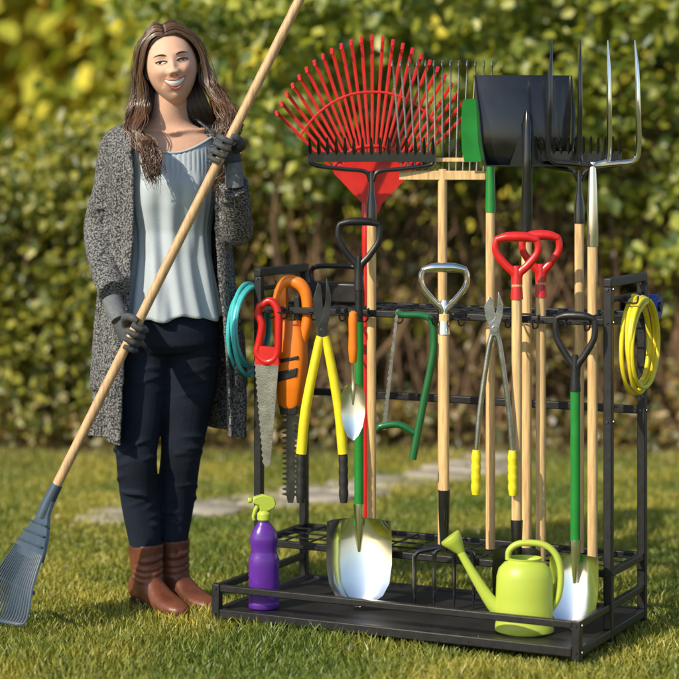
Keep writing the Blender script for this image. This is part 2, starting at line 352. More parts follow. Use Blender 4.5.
# hanging tools -----------------
def handsaw():
    p=R(.057,.19,0); e=empty('hand_saw',(p.x,p.y,0),-.25)
    m=MB(); pts=cr([(-.02,0,.905),(.012,0,.92),(.034,0,.89),(.036,0,.82),(.03,0,.76),(.0,0,.742),(-.028,0,.765),(-.022,0,.80),(-.014,0,.85),(-.028,0,.88)],6)
    m.tube(pts,.0115,10,flat=1,closed=True,up=(0,1,0)); m.plate([(-.034,.735),(.04,.735),(.034,.785),(-.03,.79)],-.009,.009)
    m.make('handle',['red'],e)
    m=MB(); poly=[(-.034,.755),(.038,.755),(.012,.445),(.0,.435)]
    n=34; 
    for i in range(n):
        z=lin(.44,.74,(i+.5)/n); x=lin(-.008,-.034,(i+.5)/n); poly.append((x-(.004 if i%2 else 0),z))
    m.plate(poly,-.001,.001); m.make('blade',['steel'],e,smooth=False)
handsaw()
def trimmer():
    p=R(.097,.262,0); e=empty('orange_hedge_trimmer',(p.x,p.y-.0,0),-.3)
    m=MB()
    rings=[]
    for z,a,b_,x in((.60,.02,.02,.0),(.615,.036,.028,.0),(.68,.042,.034,.002),(.74,.047,.036,.004),(.79,.046,.034,.004),(.83,.038,.030,.004),(.86,.03,.026,.0)):
        rings.append([V(x+a*math.copysign(abs(math.cos(q))**.6,math.cos(q)),b_*math.copysign(abs(math.sin(q))**.6,math.sin(q)),z) for q in [2*math.pi*k/20 for k in range(20)]])
    m.loft(rings)
    m.tube(cr([(-.03,0,.79),(-.038,0,.85),(-.036,0,.93),(-.01,0,.972),(.03,0,.965),(.05,0,.93),(.052,0,.86),(.036,0,.80)],6),[.017,.017,.016,.018,.019,.017,.016,.018],12)
    m.plate([(-.045,.84),(-.01,.84),(-.01,.955),(-.045,.95)],-.013,.013)
    m.make('housing',['orange'],e,ang=50)
    m=MB(); m.tube(cr([(-.045,-.02,.66),(-.055,-.05,.70),(-.05,-.055,.76),(-.03,-.03,.79)],6),.009,10)
    m.plate([(-.03,.68),(.03,.70),(.034,.725),(-.028,.71)],-.038,-.03); m.plate([(-.028,.735),(.036,.75),(.036,.76),(-.028,.747)],-.038,-.03)
    m.plate([(-.024,.585),(.024,.585),(.03,.62),(-.03,.62)],-.022,.022); m.plate([(.014,.85),(.03,.85),(.03,.93),(.014,.93)],-.008,.008)
    m.make('grip_and_vents',['black'],e,bevel=.002)
    m=MB(); poly=[(-.011,.6)]
    n=16
    for i in range(n):
        z=lin(.58,.34,i/n); poly+=[(-.011,z),(-.024,z-.004),(-.024,z-.007),(-.011,z-.010)]
    poly+=[(-.006,.325),(.008,.325)]
    for i in range(n-1,-1,-1):
        z=lin(.58,.34,i/n); poly+=[(.013,z-.010),(.024,z-.007),(.024,z-.004),(.013,z)]
    poly+=[(.013,.6)]
    m.plate(poly,-.003,.003); m.make('cutter_bar',['darksteel'],e,smooth=False)
trimmer()
def lopper(name,s,t,zt,zp,zg,ze,xl,xr,handm,gripm,bladem,hr,rz=0,gr=.013):
    p=R(s,t,0); e=empty(name,(p.x,p.y,0),rz)
    m=MB(); L=zt-zp
    m.plate([(-.012,zp-.03),(.004,zp-.035),(.012,zp),(.022,zp+L*.35),(.024,zp+L*.65),(.012,zt),(.010,zt),(.008,zp+L*.6),(.0,zp+L*.25),(-.014,zp+.01)],-.004,.0)
    m.plate([(.012,zp-.03),(-.004,zp-.035),(-.014,zp),(-.026,zp+L*.3),(-.028,zp+L*.6),(-.014,zt-.012),(-.006,zt-.02),(.0,zp+L*.45),(.006,zp+L*.15),(.014,zp+.01)],.001,.006)
    m.tube([(0,-.012,zp-.004),(0,.012,zp-.004)],.009,12); m.make('blades',[bladem],e,ang=30,bevel=.0006)
    m=MB()
    for x in(xl,xr):
        sg=-1 if x<0 else 1
        m.tube(cr([(sg*.006,0,zp-.02),(sg*.016,0,zp-.06),(x*.78,0,lin(zp,zg,.65)),(x,0,zg-.01)],6),hr,12)
    m.make('handles',[handm],e)
    m=MB()
    for x in(xl,xr):
        n=14; pts=[(x*(1+.03*i/n),0,lin(zg,ze,i/n)) for i in range(n+1)]
        m.tube(pts,[gr*(.92 if i%3==1 else 1.05) if 0<i<n else gr*.8 for i in range(n+1)],12)
    m.make('grips',[gripm],e)
lopper('yellow_lopper',.250,.17,.992,.845,.50,.35,-.062,.058,'yellow','rubber','darksteel',[.013,.013,.0145,.015])
lopper('silver_lopper',.7825,.16,.969,.872,.535,.412,-.05,.049,'steel','yellow','steel',[.008,.0075,.0075],rz=-.1)
def trowel():
    p=R(.3654,.13,0); e=empty('hand_trowel',(p.x,p.y,0),0)
    m=MB(); m.lathe([(.005,.905),(.011,.90),(.0135,.88),(.0125,.84),(.014,.80),(.011,.765),(.009,.76)][::-1]); m.make('handle',['orange'],e)
    m=MB(); m.tube([(0,0,.775),(0,.006,.73),(0,0,.69),(0,-.004,.64)],[.006,.006,.007,.002],10)
    m.blade([(.70,.012,.004),(.69,.026,.004),(.67,.033,.003),(.62,.034,0),(.58,.027,-.004),(.555,.015,-.010),(.542,.002,-.013)],curve=.35,nx=13,th=.002); m.make('blade',['chrome'],e,ang=60)
    m=MB(); m.tube(cr([(0,0,.90),(0,.03,.905),(0,.09,.895)],4),.002,6); m.make('hang_loop',['black'],e)
trowel()
def bowsaw():
    p=R(.508,.195,0); e=empty('green_bow_saw',(p.x,p.y,0),-.1)
    X=lambda x:x-.197
    m=MB(); m.tube(cr([(X(.165),0,.905),(X(.18),0,.895),(X(.235),0,.893),(X(.262),0,.875),(X(.268),0,.81),(X(.256),0,.73),(X(.24),0,.654),(X(.222),0,.56),(X(.208),0,.488)],6),[.008,.0105,.011,.011],12)
    m.tube(cr([(X(.218),0,.56),(X(.17),0,.585),(X(.12),0,.58),(X(.108),0,.57)],5),[.009,.010,.010,.007],10)
    m.make('tube_frame',['dgreen'],e)
    m=MB(); m.plate([(X(.163),.91),(X(.169),.91),(X(.132),.57),(X(.122),.57)]+[(X(lin(.122,.163,i/40))-(.003 if i%2 else 0),lin(.57,.91,i/40)) for i in range(1,40)],-.001,.001); m.make('saw_blade',['steel'],e,smooth=False)
bowsaw()
def coil(name,s,t,z,r,n,tr,m_,seed):
    e=empty(name); m=MB(); pts=[]
    for i in range(n*40+1):
        a=2*math.pi*i/40; k=i/40; rr=r*(1+.05*math.sin(k*2.3+seed))*(1+ .03*math.sin(a*2+k))
        off=(k-n/2)*tr*1.3+tr*.8*math.sin(k*5)
        pts.append(R(s+off,t+rr*math.sin(a)*.95,z+rr*math.cos(a)*1.05-(.01*math.sin(k*3))))
    m.tube(pts,tr,8); m.make('hose',[m_],e)
coil('yellow_garden_hose',1.125,.385,.825,.118,5,.0062,'yhose',1)
coil('aqua_garden_hose',-.035,.255,.833,.118,4,.0062,'aqua',2)
def roll():
    e=empty('blue_tape_roll'); m=MB(); c=lambda s:R(s,.575,.912)
    m.tube([c(1.075),c(1.08),c(1.115),c(1.12)],[.032,.036,.036,.032],28); m.make('tape',['blue'],e)
    m=MB(); m.tube([c(1.06),c(1.126)],.014,16); m.make('spindle',['black'],e)
    m=MB(); m.tube([R(1.085,.54,.90),c(1.085)],.006,8); m.make('hook',['black'],e)
roll()
def caddy():
    p=R(.17,.42,0); e=empty('black_tool_caddy',(p.x,p.y,0),RZ)
    m=MB(); m.beam((-.09,0,.935),(.09,0,.935),.08,.06); m.tube(cr([(-.08,0,.96),(-.078,0,1.005),(0,0,1.012),(.078,0,1.005),(.08,0,.96)],5),.008,8); m.make('caddy_body',['black'],e,bevel=.006)
caddy()
def bottle():
    p=R(.11,.075,.053); e=empty('spray_bottle',(p.x,p.y,p.z),.15)
    m=MB(); prof=[(.001,0),(.038,0),(.044,.004),(.045,.012)]
    for i in range(9): prof+=[(.045,.018+i*.013),(.0425,.0245+i*.013)]
    prof+=[(.045,.14),(.040,.150),(.036,.165),(.039,.185),(.040,.20),(.034,.222),(.022,.238),(.016,.247),(.0155,.258)]
    m.lathe(prof,n=40,sx=1,sy=.8); m.make('bottle',['purple'],e,ang=60)
    m=MB(); m.lathe([(.014,.25),(.020,.252),(.020,.272),(.015,.276),(.012,.28)],n=24)
    m.plate([(-.034,.302),(-.030,.318),(-.005,.325),(.026,.318),(.034,.300),(.03,.288),(.012,.278),(-.012,.278),(-.014,.295)],-.012,.012)
    m.tube(cr([(-.016,0,.297),(-.024,0,.282),(-.030,0,.262),(-.027,0,.25)],4),[.006,.006,.005,.004],8)
    m.tube([(-.034,0,.309),(-.046,0,.309)],.008,12); m.make('trigger_head',['lime'],e,bevel=.003)
bottle()
def can():
    p=R(.8837,.126,.053); e=empty('watering_can',(p.x,p.y,p.z),-.12)
    m=MB(); m.lathe([(.001,0),(.074,0),(.080,.005),(.080,.02),(.0785,.024),(.078,.10),(.076,.15),(.070,.172),(.055,.188),(.046,.192),(.043,.20),(.046,.202),(.046,.197),(.040,.19)],n=40,sy=.8)
    m.tube(cr([(-.06,0,.045),(-.095,0,.085),(-.14,0,.155),(-.175,0,.215)],6),[.023,.019,.015,.012,.011],16)
    m.tube([(-.172,0,.212),(-.190,0,.237),(-.200,0,.250),(-.203,0,.254)],[.011,.025,.031,.029],22)
    m.tube(cr([(-.045,0,.195),(-.04,0,.222),(-.01,0,.24),(.05,0,.238),(.085,0,.21),(.098,0,.16),(.092,0,.10),(.072,0,.06)],6),[.010,.011,.011,.0115,.011,.010],12,flat=.8,up=(0,0,1))
    m.make('can_body',['lime'],e,ang=45)
can()
# ---------------------------------------------------------------- WOMAN
wo=empty('woman')
YAW=math.radians(10); FW=V(math.sin(YAW),-math.cos(YAW),0); SD=V(math.cos(YAW),math.sin(YAW),0)
CX,CY=-.503,6.34
def rp(z,a,b_,ph,dx=0,dy=0): return V(CX+dx,CY+dy,z)+SD*(a*math.sin(ph))+FW*(b_*math.cos(ph))
m=MB(); n=40
m.loft([[rp(z,a,b_,2*math.pi*k/n,dx,dy) for k in range(n)] for z,a,b_,dx,dy in((1.18,.125,.095,0,0),(1.28,.14,.105,0,0),(1.35,.15,.092,0,0),(1.39,.145,.075,0,.005),(1.415,.115,.062,0,.01),(1.432,.075,.054,0,.01),(1.45,.055,.05,.002,.005),(1.48,.048,.05,.004,0),(1.52,.047,.052,.006,-.005),(1.57,.045,.05,.008,-.005))])
for sg in(-1,1): m.tube([rp(1.408,.012,.075,sg*.15),rp(1.415,.06,.078,sg*.8),rp(1.42,.12,.07,sg*1.1)],[.006,.007,.006],8)
m.make('neck_and_chest',['skin'],wo,rem=.005,sm=8)
m=MB(); n=36
m.loft([[rp(z,a,b_,2*math.pi*k/n,0,.0) for k in range(n)] for z,a,b_ in((.93,.12,.095),(.88,.138,.105),(.83,.15,.112),(.79,.148,.11),(.765,.12,.09))])
legs=[[V(-.575,6.34,.83),V(-.583,6.33,.70),V(-.592,6.31,.56),V(-.594,6.29,.46),V(-.586,6.325,.33),V(-.572,6.33,.2),V(-.57,6.33,.135)],
      [V(-.435,6.35,.83),V(-.440,6.36,.70),V(-.458,6.36,.56),V(-.468,6.35,.46),V(-.486,6.39,.33),V(-.498,6.40,.2),V(-.498,6.40,.145)]]
for L in legs: m.tube(cr(L,5),rl([.082,.082,.072,.060,.058,.047,.040],5),24)
rs=random.Random(3)
for L in legs:
    P=cr(L,5)
    for zc in(.52,.50,.485,.47,.455,.44,.42,.40,.37,.32,.30,.28,.26,.74,.72,.70,.67,.64):
        c=min(P,key=lambda p:abs(p.z-zc)); rr=float(np.interp(zc,[.135,.2,.33,.46,.56,.70,.83],[.040,.047,.058,.060,.072,.082,.082]))
        a0=rs.uniform(-1.8,0.6); sl_=rs.uniform(-.02,.02); pts=[c+V(math.sin(a0+q)*rr*.985,-math.cos(a0+q)*rr*.985,(zc-c.z)+.010*math.sin(q*2+a0)+q*sl_) for q in np.linspace(0,rs.uniform(1,1.9),8)]
        m.tube(pts,[.001,.006,.008,.006,.001],8)
m.make('jeans',['jeans'],wo,rem=.005,sm=3)
for k,(ax,ay,ang) in enumerate(((-.570,6.335,40),(-.498,6.405,42))):
    a=math.radians(ang); F=V(math.sin(a),-math.cos(a),0); S=V(math.cos(a),math.sin(a),0); A=V(ax,ay,0)
    m=MB(); rings=[]
    for z,r1,r2,off in((.200,.052,.055,.0),(.18,.051,.054,.0),(.15,.047,.051,.0),(.11,.042,.052,.004),(.075,.040,.058,.012),(.045,.036,.055,.01)):
        rings.append([A+V(0,0,z)+F*(off+r2*math.cos(q))+S*(r1*math.sin(q)) for q in [2*math.pi*i/24 for i in range(24)]])
    m.loft(rings)
    rings=[]
    for f,hw,h,z0 in((-.062,.018,.05,.030),(-.055,.028,.075,.028),(-.03,.033,.095,.026),(.01,.034,.10,.024),(.05,.036,.085,.018),(.09,.042,.062,.013),(.13,.044,.050,.010),(.165,.038,.042,.010),(.188,.026,.034,.011),(.198,.010,.026,.014)):
        rings.append([A+F*f+S*(hw*math.copysign(abs(math.sin(q))**.8,math.sin(q)))+V(0,0,z0+h*(.5+.5*math.cos(q))) for q in [2*math.pi*i/24 for i in range(24)]])
    m.loft(rings)
    for zc in(.10,.118,.136,.16):
        m.tube([A+V(0,0,zc+.006*math.sin(q*2))+F*(.051*math.cos(q)+.003)+S*(.044*math.sin(q)) for q in np.linspace(-2,2,18)],[.001,.005,.006,.005,.001],8)
    m.make('boot_%d'%(k+1),['boot'],wo,rem=.004,sm=3)
    m=MB(); rings=[]
    for z,sc_ in((.001,1.0),(.008,1.02)):
        out=[]
        for f,hw in((.20,.0),(.19,.026),(.165,.040),(.13,.046),(.09,.044),(.05,.038)): out.append(A+F*f+S*hw+V(0,0,z+.004))
        for f,hw in((.05,.038),(.09,.044),(.13,.046),(.165,.040),(.19,.026)): out.append(A+F*f-S*hw+V(0,0,z+.004))
        rings.append(out)
    m.loft(rings)
    m.loft([[A+F*(-.022+.042*sc_*math.cos(q))+S*(.034*sc_*math.sin(q))+V(0,0,z) for q in [2*math.pi*i/20 for i in range(20)]] for z,sc_ in((.001,.9),(.02,.93),(.034,1.0))])
    m.loft([[A+F*f-S*hw+V(0,0,z) , A+F*f+S*hw+V(0,0,z), A+F*f+S*hw+V(0,0,z+.008), A+F*f-S*hw+V(0,0,z+.008)] for f,hw,z in((.0,.032,.024),(.03,.034,.018),(.055,.038,.006))])
    m.make('sole_%d'%(k+1),['sole'],wo)
# blouse
m=MB(); n=180; lv=48; rings=[]
zs=[.865,.95,1.05,1.12,1.20,1.26,1.32,1.37,1.41]; aa=[.154,.141,.127,.125,.139,.146,.148,.149,.145]; bb=[.130,.117,.106,.104,.126,.132,.112,.096,.080]
for i in range(lv+1):
    t=i/lv; ring=[]
    for k in range(n):
        ph=2*math.pi*k/n; c=math.cos(ph)
        ztop=1.405-.055*max(0,c)**3
        z=lin(.868+.007*math.sin(ph*5)+.004*math.sin(ph*11),ztop,t)
        a=np.interp(z,zs,aa); b_=np.interp(z,zs,bb)
        w1=math.sin(ph*3+1+z*6)
        fold=(.0048*math.sin(ph*13+2.4*math.sin(z*7+ph))*(.6+.5*w1)+.004*math.sin(ph*7+z*12+math.sin(ph*2)*2)+.0018*math.sin(ph*27+z*5)*(.5-.5*w1))*float(np.interp(z,[.86,1.1,1.24,1.30],[1.7,1.1,.7,.15]))
        fold+=.002*math.sin(ph*60)*float(np.interp(z,[1.28,1.31,1.345,1.37],[0,1,1,0]))*(1 if c>0 else 0)
        bust=.014*math.exp(-((abs(a*math.sin(ph))-.062)/.04)**2-((z-1.235)/.05)**2) if c>0 else 0
        ring.append(rp(z,a+fold,b_+fold+bust,ph))
    rings.append(ring)
m.loft(rings,caps=False); o=m.make('blouse',['blouse'],wo,ang=180); s_=o.modifiers.new('so','SOLIDIFY'); s_.thickness=.004
m=MB(); 
ed=[rp(1.405-.055*max(0,math.cos(ph))**3,.146,np.interp(1.405-.055*max(0,math.cos(ph))**3,zs,bb)+.001,ph) for ph in [2*math.pi*k/90 for k in range(90)]]
m.tube(ed,.0035,8,closed=True)
m.make('neckline_trim',['blouse'],wo)
# cardigan
m=MB(); rings=[]; n=72
CZ=[(.515,.225,.155),(.60,.222,.155),(.72,.215,.155),(.85,.205,.15),(.98,.192,.142),(1.10,.182,.136),(1.20,.182,.142),(1.28,.185,.142),(1.35,.185,.122),(1.385,.170,.105),(1.412,.144,.088),(1.432,.112,.075),(1.452,.083,.069)]
zz=[c[0] for c in CZ]
for i in range(61):
    z0=float(np.interp(i/60,np.linspace(0,1,13),zz)); a=float(np.interp(z0,zz,[c[1] for c in CZ])); b_=float(np.interp(z0,zz,[c[2] for c in CZ]))
    op=float(np.interp(z0,[.5,.8,1.1,1.3,1.4,1.45],[44,44,42,40,44,50])); ring=[]
    for k in range(n+1):
        ph=math.radians(lin(op+3,360-op+4,k/n)); amp=float(np.interp(z0,[.5,.9,1.2,1.35],[.014,.010,.006,0]))
        f=amp*(math.sin(ph*9+z0*4)+.6*math.sin(ph*15-z0*6)); 
        ed=min(k,n-k)/n; f+=.012*math.exp(-(ed/.035)**2)
        ring.append(rp(z0+(.010*math.sin(ph*3) if i==0 else 0),a+f,b_+f,ph))
    rings.append(ring)
th=.009; outer=rings
def inner(p): d=V(p.x-CX,p.y-CY,0); return p-d.normalized()*th
m.loft([r+[inner(p) for p in reversed(r)] for r in outer])
for sg in(-1,1):
    rr=[]
    for z0 in np.linspace(.66,.82,7):
        a=float(np.interp(z0,zz,[c[1] for c in CZ]))+.016; b_=float(np.interp(z0,zz,[c[2] for c in CZ]))+.016
        rr.append([rp(z0,a,b_,sg*q) for q in np.linspace(.95,1.55,9)])
    m.loft([r+[inner(p) for p in reversed(r)] for r in rr])
def sleeve(pts,rad): m.tube(cr(pts,7),rl(rad,7),24)
S1=V(-.650,6.345,1.368);E1=V(-.710,6.36,1.115);W1=V(-.650,6.165,.95)
S2=V(-.362,6.375,1.368);E2=V(-.300,6.275,1.125);W2=V(-.302,6.125,1.265)
sleeve([S1+V(.05,0,.010),S1,lin(S1,E1,.5),E1+V(0,-.0,.01),lin(E1,W1,.5)+V(-.005,.0,-.012),W1],[.050,.056,.049,.047,.044,.041])
sleeve([S2+V(-.05,-.01,.010),S2,lin(S2,E2,.5),E2+V(0,.005,0),lin(E2,W2,.5)+V(.004,0,-.012),W2],[.050,.056,.049,.047,.044,.043])
rs=random.Random(5)
for (a,b_) in((S1,E1),(E1,W1),(S2,E2),(E2,W2)):
    ax=(b_-a).normalized(); u=ax.orthogonal().normalized(); w=ax.cross(u)
    for q in range(9):
        c=lin(a,b_,rs.uniform(.15,.95)); a0=rs.uniform(0,6.28)
        m.tube([c+(u*math.cos(a0+g)+w*math.sin(a0+g))*.044+ax*(g*.014) for g in np.linspace(0,2,9)],[.001,.007,.009,.007,.001],8)
o=m.make('cardigan',['knit'],wo,rem=.0045,sm=3)
# hands
PA=V(-.817,6.05,.373); PD=V(.5,0,1).normalized()
def hand(idx,zc,wrist,side):
    c=PA+PD*((zc-PA.z)/PD.z); m=MB()
    nrm=(wrist-c); 
    nrm=(nrm-PD*nrm.dot(PD)).normalized(); q=PD.cross(nrm)*side
    def at(ang,r,h): a=math.radians(ang); return c+(nrm*math.cos(a)+q*math.sin(a))*r+PD*h
    pl=[wrist,lin(wrist,at(15,.055,0),.55),at(25,.045,0),at(48,.038,0),at(66,.034,0)]
    m.tube(cr(pl,6),rl([.027,.029,.038,.040,.034],6),20,flat=.46,up=tuple(nrm.cross(PD)))
    lens=[250,262,255,238]
    for i,h in enumerate((.032,.0108,-.0108,-.0315)):
        angs=np.linspace(52,lens[i],11); rad=[.036,.034,.031]+[.0262]*8
        kn=[0,.002,.0,0,.003,.001,0,.002,0,0,0]
        m.tube(cr([at(a,r+k_,h*(1.0 if j>1 else .97)) for j,(a,r,k_) in enumerate(zip(angs,rad,kn))],2),[.0102,.0102,.0098,.0095,.009,.0085,.0078] if i<3 else [.009,.0088,.0082,.0075,.007],10)
    th=[at(8,.048,.020),at(-25,.040,.036),at(-60,.031,.046),at(-100,.0265,.050),at(-135,.026,.048)]
    m.tube(cr(th,5),[.015,.014,.0115,.0105,.0085],12)
    m.make('gloved_hand_%d'%idx,['glove'],wo,rem=.0022,sm=2,smf=.4)
    m=MB(); d=(wrist-lin(wrist,at(15,.055,0),.55)).normalized()
    m.tube([wrist-d*.03,wrist-d*.015,wrist+d*.01,wrist+d*.04],[.029,.030,.031,.031],20,flat=.85,up=tuple(PD)); m.make('glove_cuff_%d'%idx,['cuff'],wo,ang=80)
hand(1,.835,V(-.636,6.125,.90),-1)
hand(2,1.355,V(-.300,6.105,1.295),1)
# head
hd=empty('head',(CX+.010,CY-.035,1.602),math.radians(7),math.radians(-4),math.radians(-9)); hd.parent=wo
def g(x,s): return math.exp(-(x/s)**2)
def hp(th,ph,ex=0,feat=True):
    z=.112*math.cos(th); sr=max(0,math.sin(th))**.86
    x=.0755*sr*math.sin(ph); y=-.090*sr*math.cos(ph)
    t=max(0,-z/.112)
    x*=1-.38*t**1.8
    if y<0: y*=1-.10*t**2
    else: y*=1-.42*t**1.2
    if y<0: y*=1+.04*(abs(x)/.07)**2
    if feat and y<-.01:
        ax=abs(x); w=min(1,(-y-.01)/.03)
        ramp=np.interp(z,[-.040,-.033,-.026,-.012,.016,.04],[0,.45,1,.72,.22,0])
        d=.0165*g(x,.0095+.004*(z<-.015))*ramp
        d+=.0065*g(ax-.0120,.0065)*g(z+.026,.008)
        d-=.0085*g(ax-.030,.016)*g(z-.009,.012)
        d+=.003*g(ax-.027,.022)*g(z-.031,.009)
        d+=.0085*g(ax-.040,.016)*g(z+.020,.016)
        d+=.0045*g(x,.026)*g(z+.056,.016)
        d-=.0030*g(ax-.038,.006)*g(z+.048,.010)
        if -.062<z<-.028: d-=.0020*g(ax-(.020+(-z-.03)*.6),.004)
        d-=.003*g(x,.02)*g(z+.079,.006)
        d+=.006*g(x,.020)*g(z+.097,.014)
        y-=d*w
    p=V(x,y,z)
    if ex: p=p*(1+ex/p.length)
    return p
NT,NP=110,120
m=MB(); grid=[[hp(math.pi*(i+.3)/(NT+.6),2*math.pi*k/NP) for k in range(NP)] for i in range(NT+1)]
m.loft(grid); m.make('face',['face'],hd,ang=180)
bvh=BVHTree.FromPolygons(m.v,m.f)
def sf(x,z,off=0):
    h=bvh.ray_cast(V(x,-.3,z),V(0,1,0)); y=h[0].y if h[0] else -.05
    return V(x,y-off,z)
for sg in(-1,1):
    m=MB(); m.tube(cr([(sg*.071,0,.022),(sg*.078,.012,.026),(sg*.08,.018,.008),(sg*.076,.01,-.012),(sg*.07,.0,-.026)],5),[.004,.006,.006,.006,.005],8); m.sphere((sg*.071,.008,0),.015,sx=.4,sz=1.4,n=10); m.make('ear_%s'%('l' if sg<0 else 'r'),['skin'],hd)
mw=.0325
def zu(x): return -.0480+.0080*(x/mw)**2
def zl(x): return -.0700+.0295*(x/mw)**2
xs=np.linspace(-mw,mw,25)
m=MB(); m.loft([[sf(x,lin(zl(x),zu(x),t),.0006) for x in xs] for t in np.linspace(0,1,7)],closed=False,caps=False); m.make('mouth',['lip'],hd,ang=180)
m=MB(); xt=np.linspace(-mw*.90,mw*.90,23); m.loft([[sf(x,lin(lin(zl(x),zu(x),.22),zu(x),t),.0016+.001*math.sin(t*3.14)) for x in xt] for t in np.linspace(0,1,7)],closed=False,caps=False); m.make('teeth',['teeth'],hd,ang=180)
m=MB(); 
m.tube([sf(x,zu(x)+.0014-.0010*g(x,.004),.0014) for x in xs],[.0008,.0018,.0024,.0028,.0025,.0028,.0024,.0018,.0008],8)
m.tube([sf(x,zl(x)-.0012,.0016) for x in xs],[.0008,.0018,.0028,.0034,.0034,.0028,.0018,.0008],8)
m.make('lips',['lip'],hd,ang=180)
for sg in(-1,1):
    ex,ez=sg*.0305,.0080; ew=.0155
    def eu(u): return ez+.0044*(1-abs(u)**2.2)+.001*sg*u
    def el(u): return ez-.0028*(1-abs(u)**2.2)+.001*sg*u
    us=np.linspace(-1,1,17)
    m=MB(); m.loft([[sf(ex+u*ew,lin(el(u),eu(u),t),.0008+.0022*(1-u*u)) for u in us] for t in np.linspace(0,1,6)],closed=False,caps=False); m.make('eye',['eyew'],hd,ang=180)
    yc=sf(ex,ez+.001,.0036).y
    m=MB(); ring=[]
    for k in range(24):
        a=2*math.pi*k/24; x=ex-.0015+.0068*math.cos(a); z=ez+.0010+.0062*math.sin(a); u=(x-ex)/ew; z=min(max(z,el(u)),eu(u)); ring.append(V(x,yc,z))
    m.loft([ring,[p*1+V(0,.002,0) for p in ring]]); m.make('iris',['iris'],hd)
    m=MB(); m.tube([sf(ex+u*ew*1.08,eu(u)+.0005,.0028-.001*u*u) for u in us],[.0010,.0020,.0026,.0026,.0021,.0012],6); m.tube([sf(ex+u*ew*1.02,el(u)-.0003,.0016) for u in us],[.0004,.0010,.0010,.0005],6)
    m.tube([sf(ex+sg*ew*1.0,ez+.002,.002),sf(ex+sg*ew*1.22,ez+.0055,.002)],[.0012,.0003],6); m.make('eyelashes',['brow'],hd)
    m=MB(); m.tube([sf(ex+u*ew*1.15,eu(u)+.0034,.0006-.0005*u*u) for u in us],[.0008,.0022,.0026,.0022,.0008],8)
    m.tube([sf(ex+u*ew*1.0,el(u)-.0032,.0000) for u in us],[.0006,.0018,.0020,.0018,.0006],8); m.make('eyelid',['face'],hd,ang=180)
    m=MB(); m.tube([sf(ex+u*.0185+sg*.002,.0265+.0045*(1-(u*sg-.35)**2)-.002*(u*sg),.0000) for u in us][::sg],[.0014,.0032,.0032,.0027,.0018,.0006],8,flat=.8); m.make('eyebrow',['brow'],hd)
    m=MB(); m.sphere(tuple(sf(sg*.0075,-.0345,-.0003)),.0020,n=8); m.make('nostril',['brow'],hd)
# hair cap
m=MB(); ax=V(0,-1,-.42).normalized(); vv=[];ff=[]
for i in range(NT+1):
    for k in range(NP):
        vv.append(hp(math.pi*(i+.3)/(NT+.6),2*math.pi*k/NP,.006,False))
keep=[(p.normalized().dot(ax)<.27 and p.z>-.075) for p in vv]
for i in range(NT):
    for k in range(NP):
        q=(i*NP+k,i*NP+(k+1)%NP,(i+1)*NP+(k+1)%NP,(i+1)*NP+k)
        if all(keep[j] for j in q): ff.append(q)
m.add(vv,ff); o=m.make('hair_cap',[mat('dark_hair_root',(.04,.02,.011),.5,0,.3,200,.5,400)],hd,ang=180)
m=MB(); rs=random.Random(21)
def strand(sg,u,layer,vol):
    j=lambda s:rs.gauss(0,s)
    y0=-.064+.140*u; zt=.112*math.sqrt(max(0,1-(y0/.092)**2))+.007+layer*.004
    o=.009*layer*vol; q=-.008
    p=[V(q+sg*.001,y0,zt),V(q*.6+sg*.033,y0*.97+.002,zt*.955+.003+o*.4),V(sg*(.067+o),-.052+.130*u,.064+j(.003)+o*.3),V(sg*(.084+o),-.036+.113*u,.010+j(.004)),V(sg*(.087+o*1.3)+j(.004),-.030+.10*u,-.055)]
    if sg>0:
        fr=u<.78; yy=lin(-.045,.03,u)
        p+=[V(sg*(.104+o*1.5)+j(.006),yy-.022,-.11),V(sg*(.118+o*1.4)+j(.009),min(yy,-.01)-.070 if fr else yy+.05,-.160),V(sg*(.122+o)+j(.011),-.135+j(.006) if fr else .10,-.21),V(sg*(.112)+j(.013),(-.150 if fr else .10)+j(.008),-.265+j(.015)),V(sg*.100+j(.014),(-.158 if fr else .11)+j(.008),-.315+j(.02)),V(sg*.090+j(.014),(-.156 if fr else .11)+j(.008),-.36+j(.03))]
    else:
        yy=lin(-.03,.06,u); fr=u<.35
        p+=[V(sg*(.104+o*1.4)+j(.007),yy-.005,-.115),V(sg*(.122+o*1.3)+j(.010),yy-.06 if fr else yy+.045,-.16),V(sg*.122+j(.012),-.125 if fr else .112,-.21),V(sg*.112+j(.013),-.148+j(.008) if fr else .12,-.27+j(.02))]
        if fr: p+=[V(sg*.105+j(.012),-.152+j(.006),-.31+j(.02))]
    return p
def addstrand(p,r,ph,amp=1):
    P=cr(p,4)
    for i,q in enumerate(P):
        t=i/len(P); w=t*1.5
        q.x+=.0095*amp*w*math.sin(ph+i*.50); q.y+=.006*amp*w*math.cos(ph+i*.50)
    m.tube(P,[r*.7,r,r,r,r*.8,r*.25],5)
for sg in(-1,1):
    for lock in range(50):
        u0=(lock+.5)/50; L0=rs.random()*2; ph0=(2.0 if sg>0 else 4.0)+u0*5+rs.gauss(0,.5)
        for i in range(17):
            addstrand(strand(sg,min(1,max(0,u0+rs.gauss(0,.016))),max(0,L0+rs.gauss(0,.18)),1.0),rs.uniform(.0010,.0021),ph0+rs.gauss(0,.22),1.0)
    for i in range(20):
        addstrand(strand(sg,rs.random(),2.2+rs.random()*.5,1.1),.0005,rs.uniform(0,6),1.5)
for i in range(420):
    a=rs.uniform(-1,1); j=lambda s:rs.gauss(0,s)
    p=[V(a*.03,.06+j(.01),.10),V(a*.055,.093,.05),V(a*.075,.10,-.03),V(a*.09+j(.006),.095,-.12),V(a*.11+j(.01),.115,-.2),V(a*.11+j(.012),.12,-.29)]
    r=rs.uniform(.0015,.003); m.tube(cr(p,3),[r,r,r,r*.3],5)
